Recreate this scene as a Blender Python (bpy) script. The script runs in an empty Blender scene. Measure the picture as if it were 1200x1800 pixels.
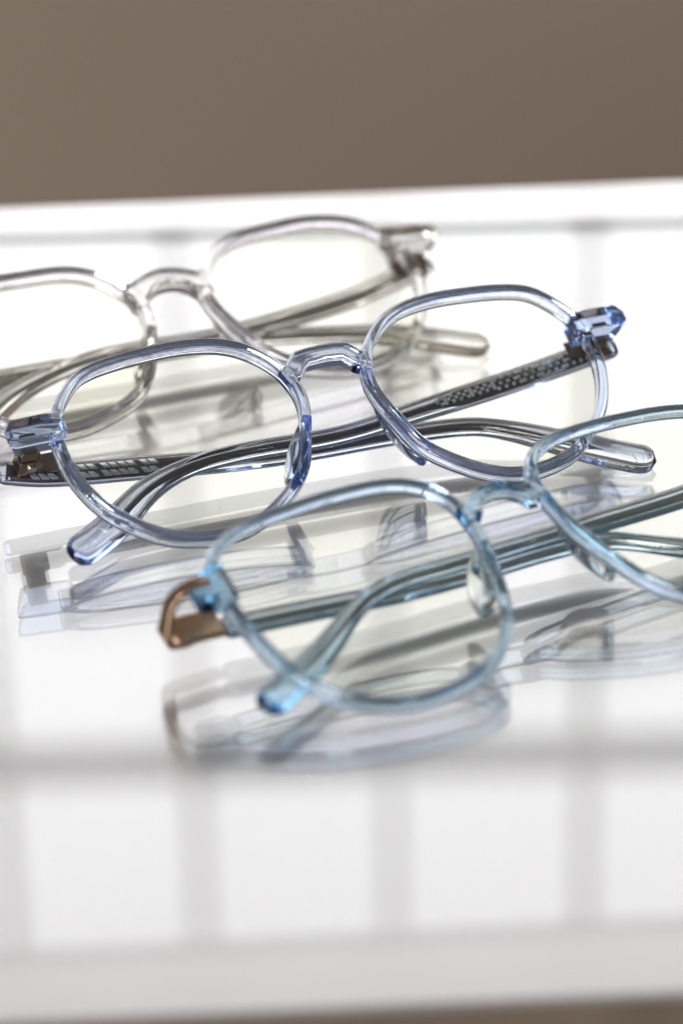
import bpy, bmesh, math
import numpy as np
from mathutils import Vector, Matrix

MM = 0.001
R = math.radians
sc = bpy.context.scene
COL = sc.collection

# ------------------------------------------------------------------ camera
CAM_E, CAM_F, CAM_H, CAM_ROLL = 0.446087, 6035.53, 276.845, -0.023251
cam_d = bpy.data.cameras.new('camera')
cam = bpy.data.objects.new('camera', cam_d)
COL.objects.link(cam)
cam_d.sensor_fit = 'VERTICAL'
cam_d.sensor_height = 36.0
cam_d.sensor_width = 24.0
cam_d.lens = CAM_F / 1800.0 * 36.0
cam_d.clip_start = 0.02
cam_d.clip_end = 50
cam.location = (0, 0, CAM_H * MM)
cam.matrix_world = (Matrix.Translation((0, 0, CAM_H * MM))
                    @ Matrix.Rotation(math.pi / 2 - CAM_E, 4, 'X')
                    @ Matrix.Rotation(-CAM_ROLL * -1.0, 4, 'Z'))
cam_d.dof.use_dof = True
cam_d.dof.focus_distance = 0.646
cam_d.dof.aperture_fstop = 8.8
sc.camera = cam

# ------------------------------------------------------------------ world, lamps, exposure
world = bpy.data.worlds.new('World')
sc.world = world
world.use_nodes = True
bg = world.node_tree.nodes['Background']
bg.inputs[0].default_value = (1.0, 0.985, 0.97, 1)
bg.inputs[1].default_value = 0.13

WIN_Y = 1.70
WIN_X0, WIN_X1, WIN_Z0, WIN_Z1 = -1.0, 1.0, 0.20, 0.95
WIN_L = 2.55


def area(name, loc, rot, sx, sy, radiance, colour):
    d = bpy.data.lights.new(name, 'AREA')
    d.shape = 'RECTANGLE'
    d.size, d.size_y = sx, sy
    d.energy = radiance * math.pi * sx * sy
    d.color = colour
    o = bpy.data.objects.new(name, d)
    o.location, o.rotation_euler = loc, rot
    COL.objects.link(o)
    return o


area('window_light', (0, WIN_Y + 0.06, (WIN_Z0 + WIN_Z1) / 2), (R(-90), 0, 0),
     WIN_X1 - WIN_X0, WIN_Z1 - WIN_Z0, WIN_L, (1.0, 0.985, 0.99))

# added fill lamp behind the camera, brightens the wall and table
area('fill_light', (-1.2, -1.3, 0.95), (R(76), 0, R(-36)), 1.3, 1.0, 9.6, (1.0, 0.985, 0.97))

sc.view_settings.view_transform = 'Standard'
sc.view_settings.look = 'None'
sc.view_settings.exposure = 0.07
sc.view_settings.gamma = 1.0
sc.view_settings.use_curve_mapping = False

cy = sc.cycles
cy.max_bounces = 28
cy.transmission_bounces = 28
cy.glossy_bounces = 12
cy.diffuse_bounces = 4
cy.transparent_max_bounces = 40
cy.volume_bounces = 0
cy.caustics_refractive = True
cy.caustics_reflective = True
cy.blur_glossy = 0.2
cy.sample_clamp_indirect = 8.0
cy.use_denoising = True
cy.denoiser = 'OPENIMAGEDENOISE'


# ------------------------------------------------------------------ materials
def mat(name):
    m = bpy.data.materials.new(name)
    m.use_nodes = True
    nt = m.node_tree
    nt.nodes.clear()
    out = nt.nodes.new('ShaderNodeOutputMaterial')
    return m, nt, out


def principled(name, col, rough=0.5, metal=0.0, spec=0.5, bump=None, vary=None):
    m, nt, out = mat(name)
    p = nt.nodes.new('ShaderNodeBsdfPrincipled')
    p.inputs['Base Color'].default_value = (*col, 1)
    p.inputs['Roughness'].default_value = rough
    p.inputs['Metallic'].default_value = metal
    p.inputs['Specular IOR Level'].default_value = spec
    nt.links.new(p.outputs[0], out.inputs[0])
    if bump or vary:
        tc = nt.nodes.new('ShaderNodeTexCoord')
        no = nt.nodes.new('ShaderNodeTexNoise')
        no.inputs['Scale'].default_value = (bump or vary)[0]
        no.inputs['Detail'].default_value = 6
        nt.links.new(tc.outputs['Object'], no.inputs['Vector'])
        if bump:
            b = nt.nodes.new('ShaderNodeBump')
            b.inputs['Strength'].default_value = bump[1]
            b.inputs['Distance'].default_value = 0.0005
            nt.links.new(no.outputs['Fac'], b.inputs['Height'])
            nt.links.new(b.outputs[0], p.inputs['Normal'])
        if vary:
            rp = nt.nodes.new('ShaderNodeValToRGB')
            rp.color_ramp.elements[0].color = (*[c * (1 - vary[1]) for c in col], 1)
            rp.color_ramp.elements[1].color = (*[min(1, c * (1 + vary[1])) for c in col], 1)
            rp.color_ramp.elements[0].position = 0.35
            rp.color_ramp.elements[1].position = 0.65
            nt.links.new(no.outputs['Fac'], rp.inputs[0])
            nt.links.new(rp.outputs[0], p.inputs['Base Color'])
    return m


def acetate(name, absorb, density, ior=1.49):
    m, nt, out = mat(name)
    g = nt.nodes.new('ShaderNodeBsdfGlass')
    g.inputs['Color'].default_value = (1, 1, 1, 1)
    g.inputs['Roughness'].default_value = 0.0
    g.inputs['IOR'].default_value = ior
    v = nt.nodes.new('ShaderNodeVolumeAbsorption')
    v.inputs['Color'].default_value = (*absorb, 1)
    v.inputs['Density'].default_value = density
    nt.links.new(g.outputs[0], out.inputs['Surface'])
    nt.links.new(v.outputs[0], out.inputs['Volume'])
    return m


def thin_glass(name, tint, ior=1.5, rough=0.0, gloss_tint=(1, 1, 1)):
    m, nt, out = mat(name)
    geo = nt.nodes.new('ShaderNodeNewGeometry')
    mx = nt.nodes.new('ShaderNodeMix')
    mx.data_type = 'FLOAT'
    mx.inputs[2].default_value = ior
    mx.inputs[3].default_value = 1.0 / ior
    nt.links.new(geo.outputs['Backfacing'], mx.inputs[0])
    fr = nt.nodes.new('ShaderNodeFresnel')
    nt.links.new(mx.outputs[0], fr.inputs['IOR'])
    tr = nt.nodes.new('ShaderNodeBsdfTransparent')
    tr.inputs[0].default_value = (*tint, 1)
    gl = nt.nodes.new('ShaderNodeBsdfGlossy')
    gl.inputs['Color'].default_value = (*gloss_tint, 1)
    gl.inputs['Roughness'].default_value = rough
    ms = nt.nodes.new('ShaderNodeMixShader')
    nt.links.new(fr.outputs[0], ms.inputs[0])
    nt.links.new(tr.outputs[0], ms.inputs[1])
    nt.links.new(gl.outputs[0], ms.inputs[2])
    nt.links.new(ms.outputs[0], out.inputs[0])
    return m


M_WALL = principled('taupe_paint', (0.47, 0.37, 0.30), 0.8, vary=(2.0, 0.03))
M_FLOOR = principled('brown_floor', (0.30, 0.23, 0.18), 0.6, vary=(3.0, 0.1))
M_WOOD = principled('brown_board_core', (0.20, 0.155, 0.12), 0.6, vary=(40.0, 0.12))
M_WHITE = principled('white_laminate', (0.44, 0.425, 0.44), 0.22, spec=1.0, vary=(6.0, 0.01))
_p = [n for n in M_WHITE.node_tree.nodes if n.type == 'BSDF_PRINCIPLED'][0]
_p.inputs['Coat Weight'].default_value = 1.0
_p.inputs['Coat Roughness'].default_value = 0.18
_p.inputs['Coat IOR'].default_value = 2.0
M_BAR = principled('taupe_window_bar', (0.20, 0.15, 0.12), 0.5)
M_SHEET = thin_glass('sheet_glass', (0.952, 0.956, 0.956), 1.52)
M_SHEET_EDGE = thin_glass('sheet_edge', (0.99, 0.99, 0.99), 1.06, 0.2)
M_SHEET_BACK = thin_glass('sheet_back_edge', (0.22, 0.24, 0.24), 1.3, 0.2)
M_LENS = thin_glass('lens_polycarbonate', (0.988, 0.989, 0.954), 1.27, gloss_tint=(0.80, 0.78, 1.0))
M_BLUE = acetate('pale_blue_acetate', (0.11, 0.42, 0.90), 92.0)
M_TEAL = acetate('pale_teal_acetate', (0.03, 0.60, 0.89), 130.0)
M_CLEAR = acetate('colourless_acetate', (0.45, 0.42, 0.34), 20.0)
M_PAD = acetate('clear_pad', (0.4, 0.62, 0.7), 30.0)
M_STEEL = principled('steel_wire', (0.72, 0.70, 0.69), 0.18, metal=1.0)
M_GUN = principled('gunmetal_wire', (0.26, 0.24, 0.24), 0.25, metal=1.0)
M_ENGRAVE = principled('brushed_engraving', (0.93, 0.92, 0.90), 0.38, metal=0.7)
M_BRONZE = principled('bronze_hinge', (0.36, 0.27, 0.21), 0.22, metal=1.0)
M_GOLD = principled('brushed_gold', (0.74, 0.50, 0.34), 0.20, metal=1.0, bump=(900.0, 0.15))


# ------------------------------------------------------------------ mesh helpers
def link_mesh(name, verts, faces, material, parent=None, smooth=True, scale=MM):
    me = bpy.data.meshes.new(name)
    v = np.asarray(verts, float) * scale
    me.from_pydata(v.tolist(), [], [list(map(int, f)) for f in faces])
    me.validate()
    me.update()
    if isinstance(material, (list, tuple)):
        for m in material:
            me.materials.append(m)
    else:
        me.materials.append(material)
    if smooth:
        me.polygons.foreach_set('use_smooth', [True] * len(me.polygons))
    o = bpy.data.objects.new(name, me)
    COL.objects.link(o)
    if parent:
        o.parent = parent
    return o


def tag(o, label=None, cat=None, group=None, kind=None):
    if label:
        o['label'] = label
    if cat:
        o['category'] = cat
    if group:
        o['group'] = group
    if kind:
        o['kind'] = kind
    return o


def box_vf(x0, x1, y0, y1, z0, z1):
    v = [(x, y, z) for z in (z0, z1) for y in (y0, y1) for x in (x0, x1)]
    f = [(0, 2, 3, 1), (4, 5, 7, 6), (0, 1, 5, 4), (1, 3, 7, 5), (3, 2, 6, 7), (2, 0, 4, 6)]
    return v, f


class MB:
    def __init__(self):
        self.v, self.f = [], []

    def add(self, v, f):
        n = len(self.v)
        self.v += [tuple(a) for a in v]
        self.f += [tuple(i + n for i in q) for q in f]
        return self

    def box(self, *a):
        return self.add(*box_vf(*a))

    def link(self, name, material, parent=None, smooth=False, scale=MM, bevel=0):
        o = link_mesh(name, self.v, self.f, material, parent, smooth, scale)
        if bevel:
            b = o.modifiers.new('bevel', 'BEVEL')
            b.width = bevel * scale
            b.segments = 3
            b.limit_method = 'ANGLE'
            for p in o.data.polygons:
                p.use_smooth = True
            w = o.modifiers.new('wn', 'WEIGHTED_NORMAL')
            w.keep_sharp = True
        return o


def cyl_vf(c, axis, r, h, n=24):
    c = Vector(c)
    a = Vector(axis).normalized()
    u = a.orthogonal().normalized()
    w = a.cross(u)
    v, f = [], []
    for s in (-0.5, 0.5):
        for i in range(n):
            t = 2 * math.pi * i / n
            v.append(tuple(c + a * (h * s) + u * (r * math.cos(t)) + w * (r * math.sin(t))))
    for i in range(n):
        j = (i + 1) % n
        f.append((i, j, n + j, n + i))
    f.append(tuple(range(n))[::-1])
    f.append(tuple(range(n, 2 * n)))
    return v, f


# ------------------------------------------------------------------ signed distance modelling
def poly_sd(X, Z, poly):
    """signed distance from points to a closed polygon (negative inside)"""
    d = np.full(X.shape, 1e9)
    s = np.zeros(X.shape, bool)
    n = len(poly)
    for i in range(n):
        ax, az = poly[i]
        bx, bz = poly[(i + 1) % n]
        ex, ez = bx - ax, bz - az
        wx, wz = X - ax, Z - az
        t = np.clip((wx * ex + wz * ez) / (ex * ex + ez * ez + 1e-12), 0, 1)
        dx, dz = wx - ex * t, wz - ez * t
        d = np.minimum(d, dx * dx + dz * dz)
        c = ((az > Z) != (bz > Z)) & (X < (bx - ax) * (Z - az) / (bz - az if bz != az else 1e-12) + ax)
        s ^= c
    d = np.sqrt(d)
    return np.where(s, -d, d)


def extrude(d2, q, hd, r):
    a = d2 + r
    b = np.abs(q) - hd + r
    return np.minimum(np.maximum(a, b), 0) + np.sqrt(np.maximum(a, 0) ** 2 + np.maximum(b, 0) ** 2) - r


def smin(a, b, k):
    h = np.clip(0.5 + 0.5 * (b - a) / k, 0, 1)
    return b * (1 - h) + a * h - k * h * (1 - h)


def surface_nets(V, org, h):
    s = V < 0
    nx, ny, nz = V.shape
    cnt = np.zeros((nx - 1, ny - 1, nz - 1), np.int8)
    acc = np.zeros((nx - 1, ny - 1, nz - 1, 3), np.float32)
    corners = [(i, j, k) for i in (0, 1) for j in (0, 1) for k in (0, 1)]

    def sub(A, c):
        return A[c[0]:nx - 1 + c[0], c[1]:ny - 1 + c[1], c[2]:nz - 1 + c[2]]
    for a in corners:
        for ax in range(3):
            if a[ax]:
                continue
            b = list(a)
            b[ax] = 1
            va, vb = sub(V, a), sub(V, b)
            m = sub(s, a) != sub(s, b)
            t = np.where(m, va / np.where(m, va - vb, 1), 0)
            cnt += m
            for q in range(3):
                acc[..., q] += np.where(m, a[q] + (t if q == ax else 0), 0)
    act = cnt > 0
    idx = -np.ones(act.shape, np.int64)
    idx[act] = np.arange(act.sum())
    cell = np.argwhere(act)
    P = (cell + acc[act] / cnt[act][:, None]) * h + np.array(org)
    faces = []
    # x edges
    for ax in range(3):
        o1, o2 = [(1, 2), (2, 0), (0, 1)][ax]
        sl0 = [slice(None)] * 3
        sl1 = [slice(None)] * 3
        sl0[ax] = slice(0, -1)
        sl1[ax] = slice(1, None)
        ch = s[tuple(sl0)] != s[tuple(sl1)]
        ins = s[tuple(sl0)]
        e = np.argwhere(ch)
        ok = (e[:, o1] > 0) & (e[:, o2] > 0) & (e[:, o1] < V.shape[o1] - 1) & (e[:, o2] < V.shape[o2] - 1)
        e = e[ok]
        inn = ins[tuple(e.T)]

        def g(d1, d2):
            c = e.copy()
            c[:, o1] -= d1
            c[:, o2] -= d2
            return idx[tuple(c.T)]
        quad = np.stack([g(1, 1), g(0, 1), g(0, 0), g(1, 0)], 1)
        quad[~inn] = quad[~inn][:, ::-1]
        faces.append(quad)
    return P, np.concatenate(faces)


TAN3 = math.tan(R(3))


def wrap_y(x):
    return (np.sqrt(np.asarray(x) ** 2 + 225.0) - 15.0) * TAN3


TH = np.linspace(0, 2 * np.pi, 160, endpoint=False)


def lens_curve(c, co, off=0.0, th=TH, side=1):
    r = co[0] * np.ones_like(th)
    for k in range(1, (len(co) - 1) // 2 + 1):
        r = r + co[2 * k - 1] * np.cos(k * th) + co[2 * k] * np.sin(k * th)
    x, z = r * np.cos(th) + c, r * np.sin(th)
    if off:
        dx = np.roll(x, -1) - np.roll(x, 1)
        dz = np.roll(z, -1) - np.roll(z, 1)
        L = np.hypot(dx, dz)
        x, z = x + off * dz / L, z - off * dx / L
    return np.stack([side * x, z], 1)


def outline(spec, th=TH, side=1, off=0.0):
    if 'pts' not in spec:
        return lens_curve(spec['c'], spec['co'], off, th, side)
    P = np.array(spec['pts'], float)
    n = len(P)
    out = []
    for i in range(n):
        p0, p1, p2, p3 = P[i - 1], P[i], P[(i + 1) % n], P[(i + 2) % n]
        for t in np.linspace(0, 1, 24, endpoint=False):
            out.append(0.5 * (2 * p1 + (p2 - p0) * t + (2 * p0 - 5 * p1 + 4 * p2 - p3) * t * t + (3 * p1 - p0 - 3 * p2 + p3) * t ** 3))
    C = np.array(out)
    for _ in range(spec.get('sm', 60)):
        C = C * 0.5 + (np.roll(C, 1, 0) + np.roll(C, -1, 0)) * 0.25
    s_ = np.concatenate([[0], np.cumsum(np.linalg.norm(np.diff(np.vstack([C, C[:1]]), axis=0), axis=1))])
    C2 = np.vstack([C, C[:1]])
    u = np.linspace(0, s_[-1], len(th), endpoint=False)
    x, z = np.interp(u, s_, C2[:, 0]), np.interp(u, s_, C2[:, 1])
    if off:
        dx = np.roll(x, -1) - np.roll(x, 1)
        dz = np.roll(z, -1) - np.roll(z, 1)
        L = np.hypot(dx, dz)
        x, z = x + off * dz / L, z - off * dx / L
    return np.stack([side * x, z], 1)


def build_front(spec, h=0.26):
    """front of a frame: two rims, bridge and end pieces fused to one solid"""
    curves = [outline(spec, side=s) for s in (-1, 1)]
    w, hd, rr = spec['w'], spec['hd'], spec['r']
    bridge = np.array(spec['bridge'])
    end = np.array(spec['end'])
    ends = [end, end * np.array([-1, 1])]

    def fields(X, Z):
        S = np.minimum(poly_sd(X, Z, curves[0]), poly_sd(X, Z, curves[1]))
        A = np.abs(S) - w
        B = poly_sd(X, Z, bridge)
        C = np.minimum(poly_sd(X, Z, ends[0]), poly_sd(X, Z, ends[1]))
        return A, B, C, S

    def f3(F, X, Y):
        A, B, C, S = F
        # the inner front edge of the rim is a little softer than the back one
        ring = extrude(A, Y - spec['yo'], hd + spec['yo'], rr)
        # broad bevel along the outer front edge
        ring = -smin(-ring, -(S - Y - (hd + w - spec['ch'])) / 1.414, 0.12)
        br = extrude(B, Y - spec['by'], spec['bhd'], spec['br'])
        br = -smin(-br, -(B - (Y - spec['by']) - (spec['bhd'] - spec['bch'])) / 1.414, 0.08)
        e0, e1 = spec['ey']
        en = extrude(C, Y - (e0 + e1) / 2, (e1 - e0) / 2, spec['er'])
        # slanted outer facet of the end piece
        en = np.maximum(en, (np.abs(X) - spec['fx'] + 0.45 * (Y - e0)) / 1.1)
        return smin(smin(ring, br, spec['k']), en, spec['k'])

    x1 = np.abs(end[:, 0]).max() + 1.2
    allc = np.concatenate(curves)
    z0, z1 = allc[:, 1].min() - w - 1, max(allc[:, 1].max(), bridge[:, 1].max(), end[:, 1].max()) + w + 1
    y0, y1 = -3.2, max(spec['ey'][1], spec['by'] + spec['bhd']) + 1
    gx = np.arange(-x1, x1 + h, h)
    gy = np.arange(y0, y1 + h, h)
    gz = np.arange(z0, z1 + h, h)
    X2, Z2 = np.meshgrid(gx, gz, indexing='ij')
    F = [a[:, None, :] for a in fields(X2, Z2)]
    V = f3(F, gx[:, None, None], gy[None, :, None])
    P, Q = surface_nets(V.astype(np.float64), (gx[0], gy[0], gz[0]), h)
    # pull the vertices on to the exact surface
    e = 0.02
    for _ in range(2):
        x, y, z = P.T
        v0 = f3(fields(x, z), x, y)
        gr = np.stack([f3(fields(x + e, z), x + e, y) - v0,
                       f3(fields(x, z), x, y + e) - v0,
                       f3(fields(x, z + e), x, y) - v0], 1) / e
        n2 = np.maximum((gr ** 2).sum(1), 0.2)
        P = P - np.clip(v0 / n2, -h, h)[:, None] * gr
    P[:, 1] += wrap_y(P[:, 0])
    return P, Q


def build_lens(spec, side):
    base = outline(spec, off=-(spec['w'] - 0.25), th=np.linspace(0, 2 * np.pi, 120, endpoint=False), side=side)
    c = base.mean(0)
    rings = np.linspace(0, 1, 12)[1:]
    v, f = [], []
    n = len(base)
    th = 1.1

    def pt(p, rho, back):
        bul = spec.get('bulge', 1.6) * (1 - rho ** 2)
        y = wrap_y(p[0]) - bul + 0.25 + (th / 2 if back else -th / 2)
        return (p[0], y, p[1])
    for back in (0, 1):
        v.append(pt(c, 0, back))
        for rho in rings:
            for b in base:
                v.append(pt(c + (b - c) * rho, rho, back))
    off = 1 + n * len(rings)
    for back in (0, 1):
        o = back * off
        for i in range(n):
            j = (i + 1) % n
            q = (o, o + 1 + i, o + 1 + j)
            f.append(q if not back else q[::-1])
            for k in range(len(rings) - 1):
                a = o + 1 + k * n
                q = (a + i, a + n + i, a + n + j, a + j)
                f.append(q if not back else q[::-1])
    a = 1 + (len(rings) - 1) * n
    for i in range(n):
        j = (i + 1) % n
        f.append((a + i, off + a + i, off + a + j, a + j))
    if side < 0:
        f = [q[::-1] for q in f]
    f = [q[::-1] for q in f]
    return v, f


def spline(pts, n):
    """Catmull-Rom with even arc-length sampling"""
    P = np.array(pts, float)
    P = np.vstack([2 * P[0] - P[1], P, 2 * P[-1] - P[-2]])
    out = []
    for i in range(1, len(P) - 2):
        p0, p1, p2, p3 = P[i - 1:i + 3]
        t0 = 0
        t1 = t0 + np.linalg.norm(p1 - p0) ** 0.5
        t2 = t1 + np.linalg.norm(p2 - p1) ** 0.5
        t3 = t2 + np.linalg.norm(p3 - p2) ** 0.5
        for t in np.linspace(t1, t2, 30, endpoint=False):
            a1 = (t1 - t) / (t1 - t0) * p0 + (t - t0) / (t1 - t0) * p1
            a2 = (t2 - t) / (t2 - t1) * p1 + (t - t1) / (t2 - t1) * p2
            a3 = (t3 - t) / (t3 - t2) * p2 + (t - t2) / (t3 - t2) * p3
            b1 = (t2 - t) / (t2 - t0) * a1 + (t - t0) / (t2 - t0) * a2
            b2 = (t3 - t) / (t3 - t1) * a2 + (t - t1) / (t3 - t1) * a3
            out.append((t2 - t) / (t2 - t1) * b1 + (t - t1) / (t2 - t1) * b2)
    out.append(P[-2])
    C = np.array(out)
    # light smoothing takes the kinks out of the measured points
    for _ in range(40):
        C[1:-1] = C[1:-1] * 0.5 + (C[:-2] + C[2:]) * 0.25
    s = np.concatenate([[0], np.cumsum(np.linalg.norm(np.diff(C, axis=0), axis=1))])
    u = np.linspace(0, s[-1], n)
    return np.stack([np.interp(u, s, C[:, k]) for k in range(3)], 1), u


def frames(C):
    T = np.gradient(C, axis=0)
    T /= np.linalg.norm(T, axis=1)[:, None]
    N = np.tile(np.array([0, -1.0, 0]), (len(C), 1))
    N -= (N * T).sum(1)[:, None] * T
    N /= np.linalg.norm(N, axis=1)[:, None]
    W = np.cross(T, N)
    W *= np.sign(W[:, 2] + 1e-9)[:, None]
    return T, N, W


def sweep(C, hw, hn, m=36, p=2.6):
    """closed bar along C: half width hw (up the frame), half thickness hn"""
    T, N, W = frames(C)
    a = np.linspace(0, 2 * np.pi, m, endpoint=False)
    ca, sa = np.cos(a), np.sin(a)
    ex = np.sign(ca) * np.abs(ca) ** (2 / p)
    ez = np.sign(sa) * np.abs(sa) ** (2 / p)
    v = (C[:, None, :] + W[:, None, :] * (hw[:, None] * ex)[..., None] + N[:, None, :] * (hn[:, None] * ez)[..., None]).reshape(-1, 3)
    f = []
    n = len(C)
    for i in range(n - 1):
        for j in range(m):
            k = (j + 1) % m
            f.append((i * m + j, i * m + k, (i + 1) * m + k, (i + 1) * m + j))
    f.append(tuple(range(m))[::-1])
    f.append(tuple(range((n - 1) * m, n * m)))
    # outward check
    v = np.array(v)
    q = f[(n // 2) * m]
    nn = np.cross(v[q[1]] - v[q[0]], v[q[2]] - v[q[0]])
    if nn @ (v[list(q)].mean(0) - C[n // 2]) < 0:
        f = [t[::-1] for t in f]
    return v, f


def lerp(u, *kv):
    xs, ys = zip(*kv)
    t = np.interp(u, xs, ys)
    return t


def build_temple(spec, pts, parent, pattern, core_mat):
    C, u = spline(pts, 150)
    L = u[-1]
    s = u / L
    tw = spec['tw']
    hw = lerp(s, (0, tw[0]), (0.3, tw[0] * 0.95), (0.45, tw[1]), (0.74, tw[1]), (0.9, tw[2]), (0.955, tw[2]), (1.0, tw[2]))
    hn = lerp(s, (0, 1.55), (0.45, 1.45), (0.75, 1.5), (0.9, 1.65), (1, 1.65))
    k = np.ones(7) / 7
    hw = np.convolve(np.pad(hw, 3, 'edge'), k, 'valid')
    # rounded tip and softly rounded butt end
    dt = np.clip((L - u) / (tw[2] * 1.1), 0, 1)
    rt = np.sqrt(np.clip(1 - (1 - dt) ** 2, 0.0, 1))
    db = np.clip(u / 0.5, 0, 1)
    rb = 0.85 + 0.15 * np.sqrt(np.clip(1 - (1 - db) ** 2, 0, 1))
    hw2, hn2 = np.maximum(hw * rt * rb, 0.05), np.maximum(hn * np.sqrt(rt) * rb, 0.05)
    # denser rings at the tip
    v, f = sweep(C, hw2, hn2, p=2.15)
    t = link_mesh('temple', v, f, spec['mat'], parent)
    # ---- metal core wire inside
    a, b = 1.2, L - spec.get('core_end', 9.0)
    uu = np.linspace(a, b, 140)
    Cc = np.stack([np.interp(uu, u, C[:, q]) for q in range(3)], 1)
    sc_ = (uu - a) / (b - a)
    cw = lerp(sc_, (0, spec['cw'][0]), (0.30, spec['cw'][0]), (0.36, spec['cw'][1]), (0.8, spec['cw'][1]), (0.97, spec['cw'][1] * 0.9), (1.0, 0.05))
    cn = lerp(sc_, (0, 0.55), (0.3, 0.55), (0.37, 0.62), (0.97, 0.55), (1.0, 0.05))
    v, f = sweep(Cc, cw, cn, m=24, p=2.4)
    MB().add(v, f).link('wire_core', core_mat, t, smooth=True)
    mb = MB()
    T, N, W = frames(Cc)

    def at(d):
        i = int(np.argmin(np.abs(uu - d)))
        return Cc[i], T[i], N[i], W[i]
    w0 = spec['cw'][0]
    if pattern == 'cells':
        for row in (-1, 1):
            for i in range(int(spec.get('np', 13))):
                p, tt, nn, ww = at(6.2 + i * 1.9)
                c = p + ww * row * w0 * 0.47
                a1, b1 = 0.72, w0 * 0.40
                base, top = [], []
                for sx, sz in ((-1, -1), (1, -1), (1, 1), (-1, 1)):
                    sh = -0.45 * sz
                    base.append(c + tt * (sx * a1 + sh) + ww * sz * b1 + nn * 0.5)
                    top.append(c + tt * (sx * a1 * 0.78 + sh) + ww * sz * b1 * 0.78 + nn * (0.78 - 0.24 * sz))
                mb.add(base + top, [(0, 1, 5, 4), (1, 2, 6, 5), (2, 3, 7, 6), (3, 0, 4, 7), (4, 5, 6, 7)])
    elif pattern == 'dots':
        for row in (-1, 0, 1):
            for i in range(int(spec.get('nd', 26))):
                p, tt, nn, ww = at(4.5 + i * 1.45 + (0.7 if row == 0 else 0))
                wloc = w0 if i < 17 else w0 * 0.6
                c = p + ww * row * wloc * 0.6 + nn * 0.5
                vs, fs = [], []
                m = 10
                for ring, (rr, hh) in enumerate(((0.46, 0.0), (0.40, 0.24), (0.22, 0.40))):
                    for q in range(m):
                        t_ = 2 * math.pi * q / m
                        vs.append(c + tt * rr * math.cos(t_) + ww * rr * 0.85 * math.sin(t_) + nn * hh)
                for ring in (0, 1):
                    for q in range(m):
                        z = (q + 1) % m
                        fs.append((ring * m + q, ring * m + z, ring * m + m + z, ring * m + m + q))
                fs.append(tuple(range(2 * m, 3 * m)))
                mb.add(vs, fs)
    if mb.v:
        mb.link('engraving', M_ENGRAVE, t, smooth=(pattern == 'dots'))
    return t, C


def build_pad(spec, side):
    """moulded nose pad: half-drop standing back from the rim"""
    cx, cy_, cz, rx, ry, rz, splay, lean = spec['pad']
    v, f = [], []
    n, m = 40, 24
    y_cut = spec['hd'] + 2 * spec['yo'] + 0.04
    cs, sn = math.cos(splay), math.sin(splay)
    cl, sl = math.cos(lean), math.sin(lean)
    for i in range(m + 1):
        ph = math.pi * 0.5 * i / m            # 0 = base, pi/2 = apex
        for j in range(n):
            t = 2 * math.pi * j / n
            x = rx * math.cos(ph) ** 0.75 * math.cos(t)
            z = rz * math.cos(ph) ** 0.6 * math.sin(t)
            y = ry * math.sin(ph)
            z += -0.22 * y                        # droops towards the cheek
            x, y = x * cs + y * sn, y * cs
            x, z = x * cl - z * sl, x * sl + z * cl
            X = cx + x
            v.append((side * X, y_cut + y + float(wrap_y(X)), cz + z))
    for i in range(m):
        for j in range(n):
            k = (j + 1) % n
            f.append((i * n + j, i * n + k, (i + 1) * n + k, (i + 1) * n + j))
    f.append(tuple(range(n))[::-1])
    f.append(tuple(range(m * n, (m + 1) * n)))
    # orientation: make it outward
    if side > 0:
        f = [q[::-1] for q in f]
    return v, f


def build_hinge(spec, side, parent, temple_y, z, m):
    x = spec['hx']
    mb = MB()
    e1 = spec['ey'][1] + float(wrap_y(x))
    s = side

    def bx(x0, x1, y0, y1, z0, z1):
        if s < 0:
            x0, x1 = -x1, -x0
        mb.box(x0, x1, y0, y1, z0, z1)
    # leaf sunk in the end piece, the knuckle, and the leaf on the temple
    bx(x - 1.5, x + 1.6, e1 - 0.5, e1 + 2.2, z - 1.6, z + 1.6)
    bx(x - 2.6, x + 1.9, e1 + 2.25, temple_y - 1.9, z - 1.9, z + 1.9)
    bx(x - 6.0, x + 2.0, temple_y - 1.88, temple_y - 1.55, z - 2.0, z + 2.0)
    o = mb.link('hinge', m, parent, bevel=0.35)
    sb = MB().add(*cyl_vf((s * (x - 0.4), (e1 + temple_y) / 2 + 0.2, z - 2.0), (0, 0, 1), 0.9, 0.7))
    sb.link('screw', M_STEEL, o, smooth=False, bevel=0.1)
    return o


def make_glasses(spec):
    root = bpy.data.objects.new('eyeglasses', None)
    COL.objects.link(root)
    root.empty_display_size = 0.02
    tag(root, spec['label'], 'eyeglasses', 'clear-framed eyeglasses with folded temples')
    yaw, tilt, roll = spec['rot']
    root.matrix_world = (Matrix.Translation(Vector(spec['pos']) * MM) @ Matrix.Rotation(yaw, 4, 'Z')
                         @ Matrix.Rotation(tilt, 4, 'X') @ Matrix.Rotation(roll, 4, 'Y'))
    P, Q = build_front(spec)
    link_mesh('front_frame', P, Q, spec['mat'], root)
    for s in (-1, 1):
        link_mesh('lens', *build_lens(spec, s), M_LENS, root)
        link_mesh('nose_pad', *build_pad(spec, s), spec['padmat'], root)
    for s, key in ((-1, 'L'), (1, 'R')):
        t, C = build_temple(spec, spec[key], root, spec['pat' + key], spec['core' + key])
        if spec.get('bracket'):
            bracket(spec, s, root, C)
        else:
            build_hinge(spec, s, root, C[4, 1], C[4, 2] + 0.2, spec['hinge'])
    return root


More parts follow.
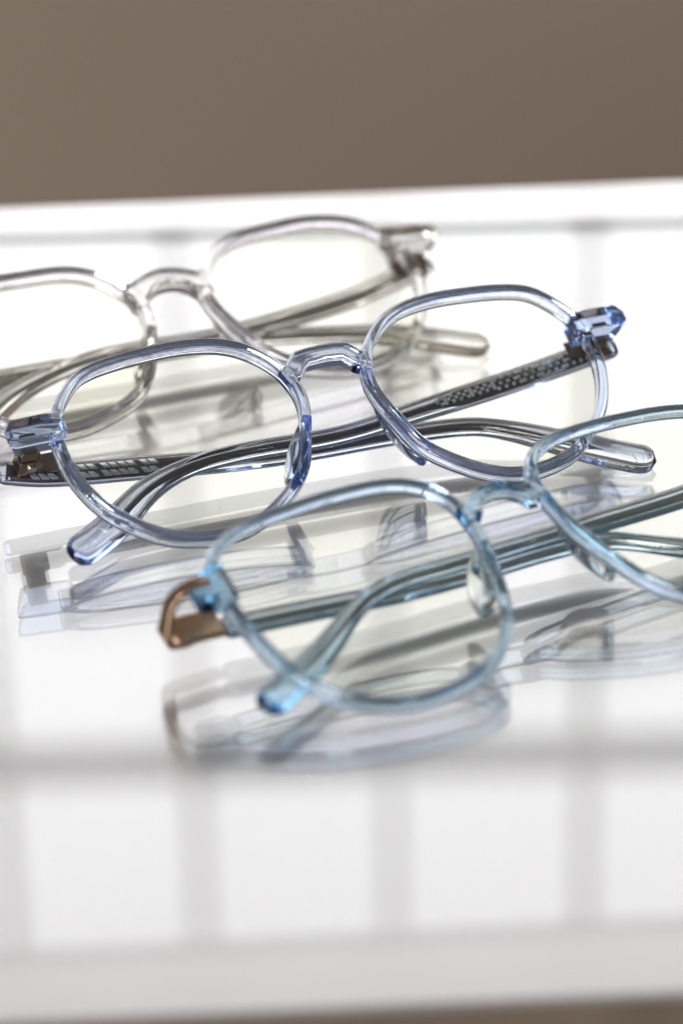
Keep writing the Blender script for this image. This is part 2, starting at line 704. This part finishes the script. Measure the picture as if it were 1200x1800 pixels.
def bracket(spec, s, root, C):
    """gold metal corner that wraps from the end piece round to the folded temple"""
    x, y, z = C[0]
    e = spec['bracket']
    ky = (y - 2.0) / (e[-1][1] - 2.0)
    pts = [(s * a, 2.0 + (b - 2.0) * ky, c) for a, b, c in e]
    P, u = spline(pts, 60)
    # band: broad up the frame, thin outwards; build frame from path and local z
    T = np.gradient(P, axis=0)
    T /= np.linalg.norm(T, axis=1)[:, None]
    Zv = np.tile([0, 0, 1.0], (len(P), 1))
    Zv -= (Zv * T).sum(1)[:, None] * T
    Zv /= np.linalg.norm(Zv, axis=1)[:, None]
    Nv = np.cross(T, Zv)
    v, f = [], []
    hz = np.interp(u / u[-1], [0, 0.2, 0.45, 0.56, 0.68, 1], [1.1, 1.2, 1.4, 2.0, 3.1, 2.9])
    for i in range(len(P)):
        for a, b in ((-1, -1), (1, -1), (1, 1), (-1, 1)):
            v.append(P[i] + Zv[i] * a * hz[i] + Nv[i] * b * 0.72)
    for i in range(len(P) - 1):
        for j in range(4):
            k = (j + 1) % 4
            f.append((i * 4 + j, i * 4 + k, i * 4 + 4 + k, i * 4 + 4 + j))
    f.append((3, 2, 1, 0))
    n = (len(P) - 1) * 4
    f.append((n, n + 1, n + 2, n + 3))
    o = MB().add(v, f).link('corner_bracket', M_GOLD, root, bevel=0.3)
    bm = bmesh.new()
    bm.from_mesh(o.data)
    bmesh.ops.recalc_face_normals(bm, faces=bm.faces)
    bm.to_mesh(o.data)
    bm.free()
    return o


# ------------------------------------------------------------------ setting
v, f = box_vf(-4, 4, -3, 6, -0.80, -0.75)
tag(link_mesh('floor', v, f, M_FLOOR, smooth=False, scale=1), kind='structure')

# wall round the window: four blocks that butt at the opening
wl = MB()
wl.box(-4, 4, WIN_Y, WIN_Y + 0.18, -0.75, WIN_Z0)
wl.box(-4, 4, WIN_Y, WIN_Y + 0.18, WIN_Z1, 2.2)
wl.box(-4, WIN_X0, WIN_Y, WIN_Y + 0.18, WIN_Z0, WIN_Z1)
wl.box(WIN_X1, 4, WIN_Y, WIN_Y + 0.18, WIN_Z0, WIN_Z1)
o = wl.link('wall', M_WALL, scale=1)
tag(o, 'plain taupe wall behind the table, out of focus', 'wall', kind='structure')

win = bpy.data.objects.new('window', None)
COL.objects.link(win)
win.location = (0, WIN_Y + 0.02, WIN_Z0)
tag(win, 'bright window with taupe glazing bars, mirrored in the glass sheet on the table', 'window')
bars = MB()
BX0, BSP, BW = 0.0246, 0.1118, 0.0036
for i in range(-9, 9):
    x = BX0 + i * BSP
    if abs(x) < 0.99:
        bars.box(x - BW, x + BW, -0.012, 0.010, 0.001, WIN_Z1 - WIN_Z0 - 0.001)
bars.link('glazing_bar', M_BAR, win, scale=1)
hb = MB()
hb.box(WIN_X0 + .001, WIN_X1 - .001, -0.016, -0.0121, 0.481, 0.505)
o = hb.link('cross_bar', M_BAR, win, scale=1)

# table: white laminate top on a brown board, glass sheet lying on it
bl, br_, fr_, fl = (-77.6, 750.6), (81.7, 758.3), (47.9, 419.1), (-50.9, 415.4)


def ext(a, b, x):
    t = (x - a[0]) / (b[0] - a[0])
    return (x, a[1] + (b[1] - a[1]) * t)


XE = 330
c4 = [ext(fl, fr_, -XE), ext(fl, fr_, XE), ext(bl, br_, XE), ext(bl, br_, -XE)]
SHEET = 1.9


def slab(mb, c4, z0, z1):
    v = [(x, y, z0) for x, y in c4] + [(x, y, z1) for x, y in c4]
    mb.add(v, [(3, 2, 1, 0), (4, 5, 6, 7), (0, 1, 5, 4), (1, 2, 6, 5), (2, 3, 7, 6), (3, 0, 4, 7)])


tb = bpy.data.objects.new('table', None)
COL.objects.link(tb)
tb.location = (0, 0.58, -0.75)
tag(tb, 'table with glossy white top and dark brown front edge under the glasses', 'table')
ZT = -0.75
mb = MB()
slab(mb, [(x, y - 580) for x, y in c4], 750 - SHEET - 1.2, 750 - SHEET - 0.02)
mb.link('laminate_top', M_WHITE, tb)
mb = MB()
slab(mb, [(x, y - 580) for x, y in c4], 750 - SHEET - 36.0, 750 - SHEET - 1.21)
mb.link('table_board', M_WOOD, tb)
for sx in (-1, 1):
    for yy in (-130, 130):
        mb = MB()
        mb.box(sx * 280 - 20, sx * 280 + 20, yy - 20, yy + 20, 0, 750 - SHEET - 36.1)
        mb.link('leg', M_WOOD, tb, bevel=2)

sb0, sb1 = (-75.8, 729.3), (78.9, 730.0)
sf0, sf1 = (-50.4, 432.0), (34.3, 436.6)
s4 = [ext(sf0, sf1, -XE + 8), ext(sf0, sf1, XE - 8), ext(sb0, sb1, XE - 8), ext(sb0, sb1, -XE + 8)]
mb = MB()
slab(mb, s4, -SHEET, 0.0)
sh = mb.link('glass_sheet', [M_SHEET, M_SHEET_EDGE, M_SHEET_BACK], None)
for i, p in enumerate(sh.data.polygons):
    p.material_index = 0 if i < 2 else (2 if i == 4 else 1)
tag(sh, 'clear glass sheet lying on the white table top, reflecting the eyeglasses', 'glass sheet')


# a little dust on the glass
rng = np.random.default_rng(7)
mb = MB()
for _ in range(110):
    x, y, r_ = rng.uniform(-90, 90), rng.uniform(440, 722), rng.uniform(0.05, 0.13)
    vv, ff = [], []
    n_ = 6
    el = rng.uniform(0.6, 1.8)
    for i in range(n_):
        t = 2 * math.pi * i / n_
        vv.append((x + r_ * el * math.cos(t) * rng.uniform(0.7, 1.2), y + r_ * math.sin(t) * rng.uniform(0.7, 1.2), 0.01))
    vv.append((x, y, 0.01 + r_))
    for i in range(n_):
        ff.append((i, (i + 1) % n_, n_))
    ff.append(tuple(range(n_))[::-1])
    mb.add(vv, ff)
M_DUST = principled('grey_dust', (0.20, 0.18, 0.16), 0.9)
tag(mb.link('dust', M_DUST), 'fine dust specks on the glass sheet', 'dust', kind='stuff')

# ------------------------------------------------------------------ the three pairs
def sym(top, bottom):
    """closed polygon from the right halves of a top edge (outwards) and a bottom edge (inwards to 0)"""
    right = top + bottom
    left = [(-x, z) for x, z in right[::-1] if x > 0]
    return right + left


MID = dict(
    label='pale blue transparent eyeglasses with an angular bridge, sharply focused middle pair',
    pos=(0.97, 590.76, 15.39), rot=(R(20.67), R(-56.92), R(-1.3)),
    c=32.51,
    w=1.05, hd=1.4, r=0.45, k=0.45, yo=0.45, ch=0.7, bch=0.6, sm=90,
    pts=[(54.4,5.4),(53,12.2),(48.4,18.0),(44.6,20.3),(38.4,21.3),(32.5,21.6),(27,21.6),(21.5,20.9),(17.2,19.6),(13.0,16.9),(8.8,11.9),(7.0,5.7),(7.6,.5),(9.2,-3.8),(11.2,-9.4),(13.8,-12.8),(18.3,-16.4),(22.5,-18.9),(27.4,-20.5),(33,-20.4),(38.5,-19.1),(42.6,-17.1),(47.2,-13.2),(50.6,-9),(53.4,-2.5)],
    bridge=sym([(0,15.0),(3,14.9),(5.5,14.5),(6.9,13.1),(8.2,11.5),(8.6,8.6)], [(5.8,8.7),(4.4,10.4),(3.4,11.2),(0,11.5)]),
    by=0.35, bhd=1.75, br=0.3,
    end=[(52,12.0),(55.5,12.6),(61.8,12.7),(63.2,10.8),(63.2,8.8),(61.8,8.1),(52,7.9)],
    ey=(-1.5, 4.4), er=0.25, fx=63.8,
    pad=(9.9, 1.5, -5.2, 1.8, 6.4, 7.2, R(14), R(23)),
    hx=58.5, tw=(2.6, 1.95, 3.4), cw=(1.6, 0.62), np=13, nd=26,
    L=[(-63.0,14.6,10.3),(-54.9,14.5,7.7),(-36.5,14.5,5.1),(-9,14.4,1.6),(14.3,14,0.7),(28.7,12.7,-1.4),(35.2,10.7,-5.4),(43.9,8.0,-12.4),(53.6,3.4,-21.2),(56.6,2.6,-23.0)],
    R=[(63.2,11.6,9.8),(39.5,10.4,5.5),(20,10.1,3.0),(1.7,10,0.9),(-17.9,10,1.4),(-29.4,9.8,0.4),(-38.6,9.2,-3.0),(-47.7,7.8,-9.8),(-55.4,5.2,-15.0),(-58.6,4.7,-16.7)],
    patL='cells', patR='dots', coreL=M_GUN, coreR=M_GUN, mat=M_BLUE, padmat=M_BLUE, hinge=M_BRONZE, core_end=10.5,
)
FRONT = dict(
    label='teal tinted transparent eyeglasses with a gold corner bracket, nearest the front table edge',
    pos=(30.01, 544.27, 14.95), rot=(R(30.72), R(-69.31), R(0.48)),
    c=32.9, pts=[(56.8,-.3),(56.7,5.5),(54.9,10.3),(49.3,14.3),(42,15.9),(33.5,16.3),(26,16.2),(18.5,15.4),(13.2,13.3),(9.7,9.8),(8.2,5.3),(8,1.0),(8.6,-5),(10,-10.5),(12.2,-17),(14.7,-22.2),(19.2,-27.3),(24.5,-30.3),(30.3,-31.8),(36.5,-32),(42.5,-30.6),(48.5,-27),(52.5,-21.8),(55,-15.8),(56.3,-8)],
    w=1.03, hd=1.35, yo=0.1, r=0.5, k=0.8, ch=0.8, bch=0.6,
    bridge=sym([(0,8.5),(2.6,8.2),(5.6,6.7),(7.5,4.8),(8.6,2.0)], [(5.2,1.8),(4.2,3.7),(2.2,5.6),(0,6.1)]),
    by=0.3, bhd=1.7, br=0.5,
    end=[(54,9.2),(57,8.2),(59.5,7.2),(62,4.8),(61.5,3),(58,1.5),(54.5,.5)],
    ey=(-1.5, 3.2), er=0.5, fx=62.6,
    pad=(10.0, 1.5, -9.0, 1.7, 6.6, 7.2, R(18), R(15)),
    hx=56.5, tw=(2.4, 1.8, 3.1), cw=(0.8, 0.52),
    L=[(-53.4,13.2,4.3),(-36,12.6,2.2),(-20.6,12.5,.6),(-3.3,12.5,-.1),(9.5,11.8,-0.5),(21,11,-2.2),(31.5,8,-11.3),(42,5.5,-19),(52,3.5,-25)],
    R=[(57,8.6,2.4),(39.5,8.5,0.5),(14,8.5,0.2),(-9.8,8.5,.1),(-21.5,8.5,0),(-30,8.5,-2.3),(-44,7.4,-11.6),(-53,6.0,-16.9),(-61,4.9,-21.4)],
    patL=None, patR=None, coreL=M_STEEL, coreR=M_STEEL, mat=M_TEAL, padmat=M_PAD, hinge=M_GOLD, core_end=10.0,
    bracket=[(57.6,2.0,5.9),(60.7,1.8,5.9),(63,3.0,5.9),(64.2,5.2,6.0),(64.7,8.4,5.5),(65.0,11.4,4.9),(64.2,12.8,5.0),(60,13.1,5.9),(53.6,13.4,5.7)],
)
REAR = dict(
    label='colourless transparent eyeglasses with a rounded bridge, blurred rearmost pair',
    pos=(-31.6, 645.07, 13.84), rot=(R(24.92), R(-62.78), R(-0.59)),
    c=32.36, pts=[(54,0),(53.6,5),(51.6,10.4),(46.2,15.6),(40.1,17.8),(34,18.4),(27,17.9),(19.5,17.0),(14.5,14.8),(10.8,11.4),(8.6,8),(6.9,4.7),(7.0,0.5),(8,-3.6),(9.8,-8.2),(11.8,-12.6),(14.5,-16.2),(18,-18.9),(22.1,-20.6),(30.3,-22.5),(37.5,-21.4),(44.4,-17.9),(50,-10.8),(53.1,-3.8)],
    w=1.2, hd=1.55, r=0.6, k=0.9, yo=0.35, ch=0.8, bch=0.7,
    bridge=sym([(0,11.9),(3,11.4),(6,10.2),(8.6,8.8)], [(8.8,3.5),(5.3,4.4),(4,6.0),(2.2,7.2),(0,7.5)]),
    by=0.3, bhd=2.0, br=0.7,
    end=[(51,12),(55,11.9),(62,11.2),(63.2,9.4),(63,8.0),(62,7.4),(52,7.2)],
    ey=(-1.7, 4.6), er=0.4, fx=63.8,
    pad=(9.7, 1.5, -7.0, 1.8, 5.2, 6.8, R(16), R(23)),
    hx=58.5, tw=(2.5, 1.95, 3.2), cw=(1.2, 0.55), np=13, nd=0,
    L=[(-62,14.4,5.2),(-36.4,13.3,3.1),(-20.9,12.6,2),(-6.3,12.1,.8),(12,11.5,-.9),(20,11,-2.0),(37.3,9.3,-7.2),(47.3,7,-12.7),(57.4,3.2,-21.3),(60.4,2.6,-23.2)],
    R=[(62.0,9.9,7.4),(41.3,8.8,1.7),(18,8.5,-.8),(2.6,8.5,-.8),(-7.2,8.5,-0.1),(-17.6,8.6,-0.2),(-26.5,8.5,-1.8),(-36,8,-5.1),(-42,7.2,-8.8),(-50,5.4,-14.6),(-55,4.4,-18)],
    patL='cells', patR=None, coreL=M_STEEL, coreR=M_STEEL, mat=M_CLEAR, padmat=M_CLEAR, hinge=M_BRONZE, core_end=9.5,
)
for sp in (MID, FRONT, REAR):
    make_glasses(sp)
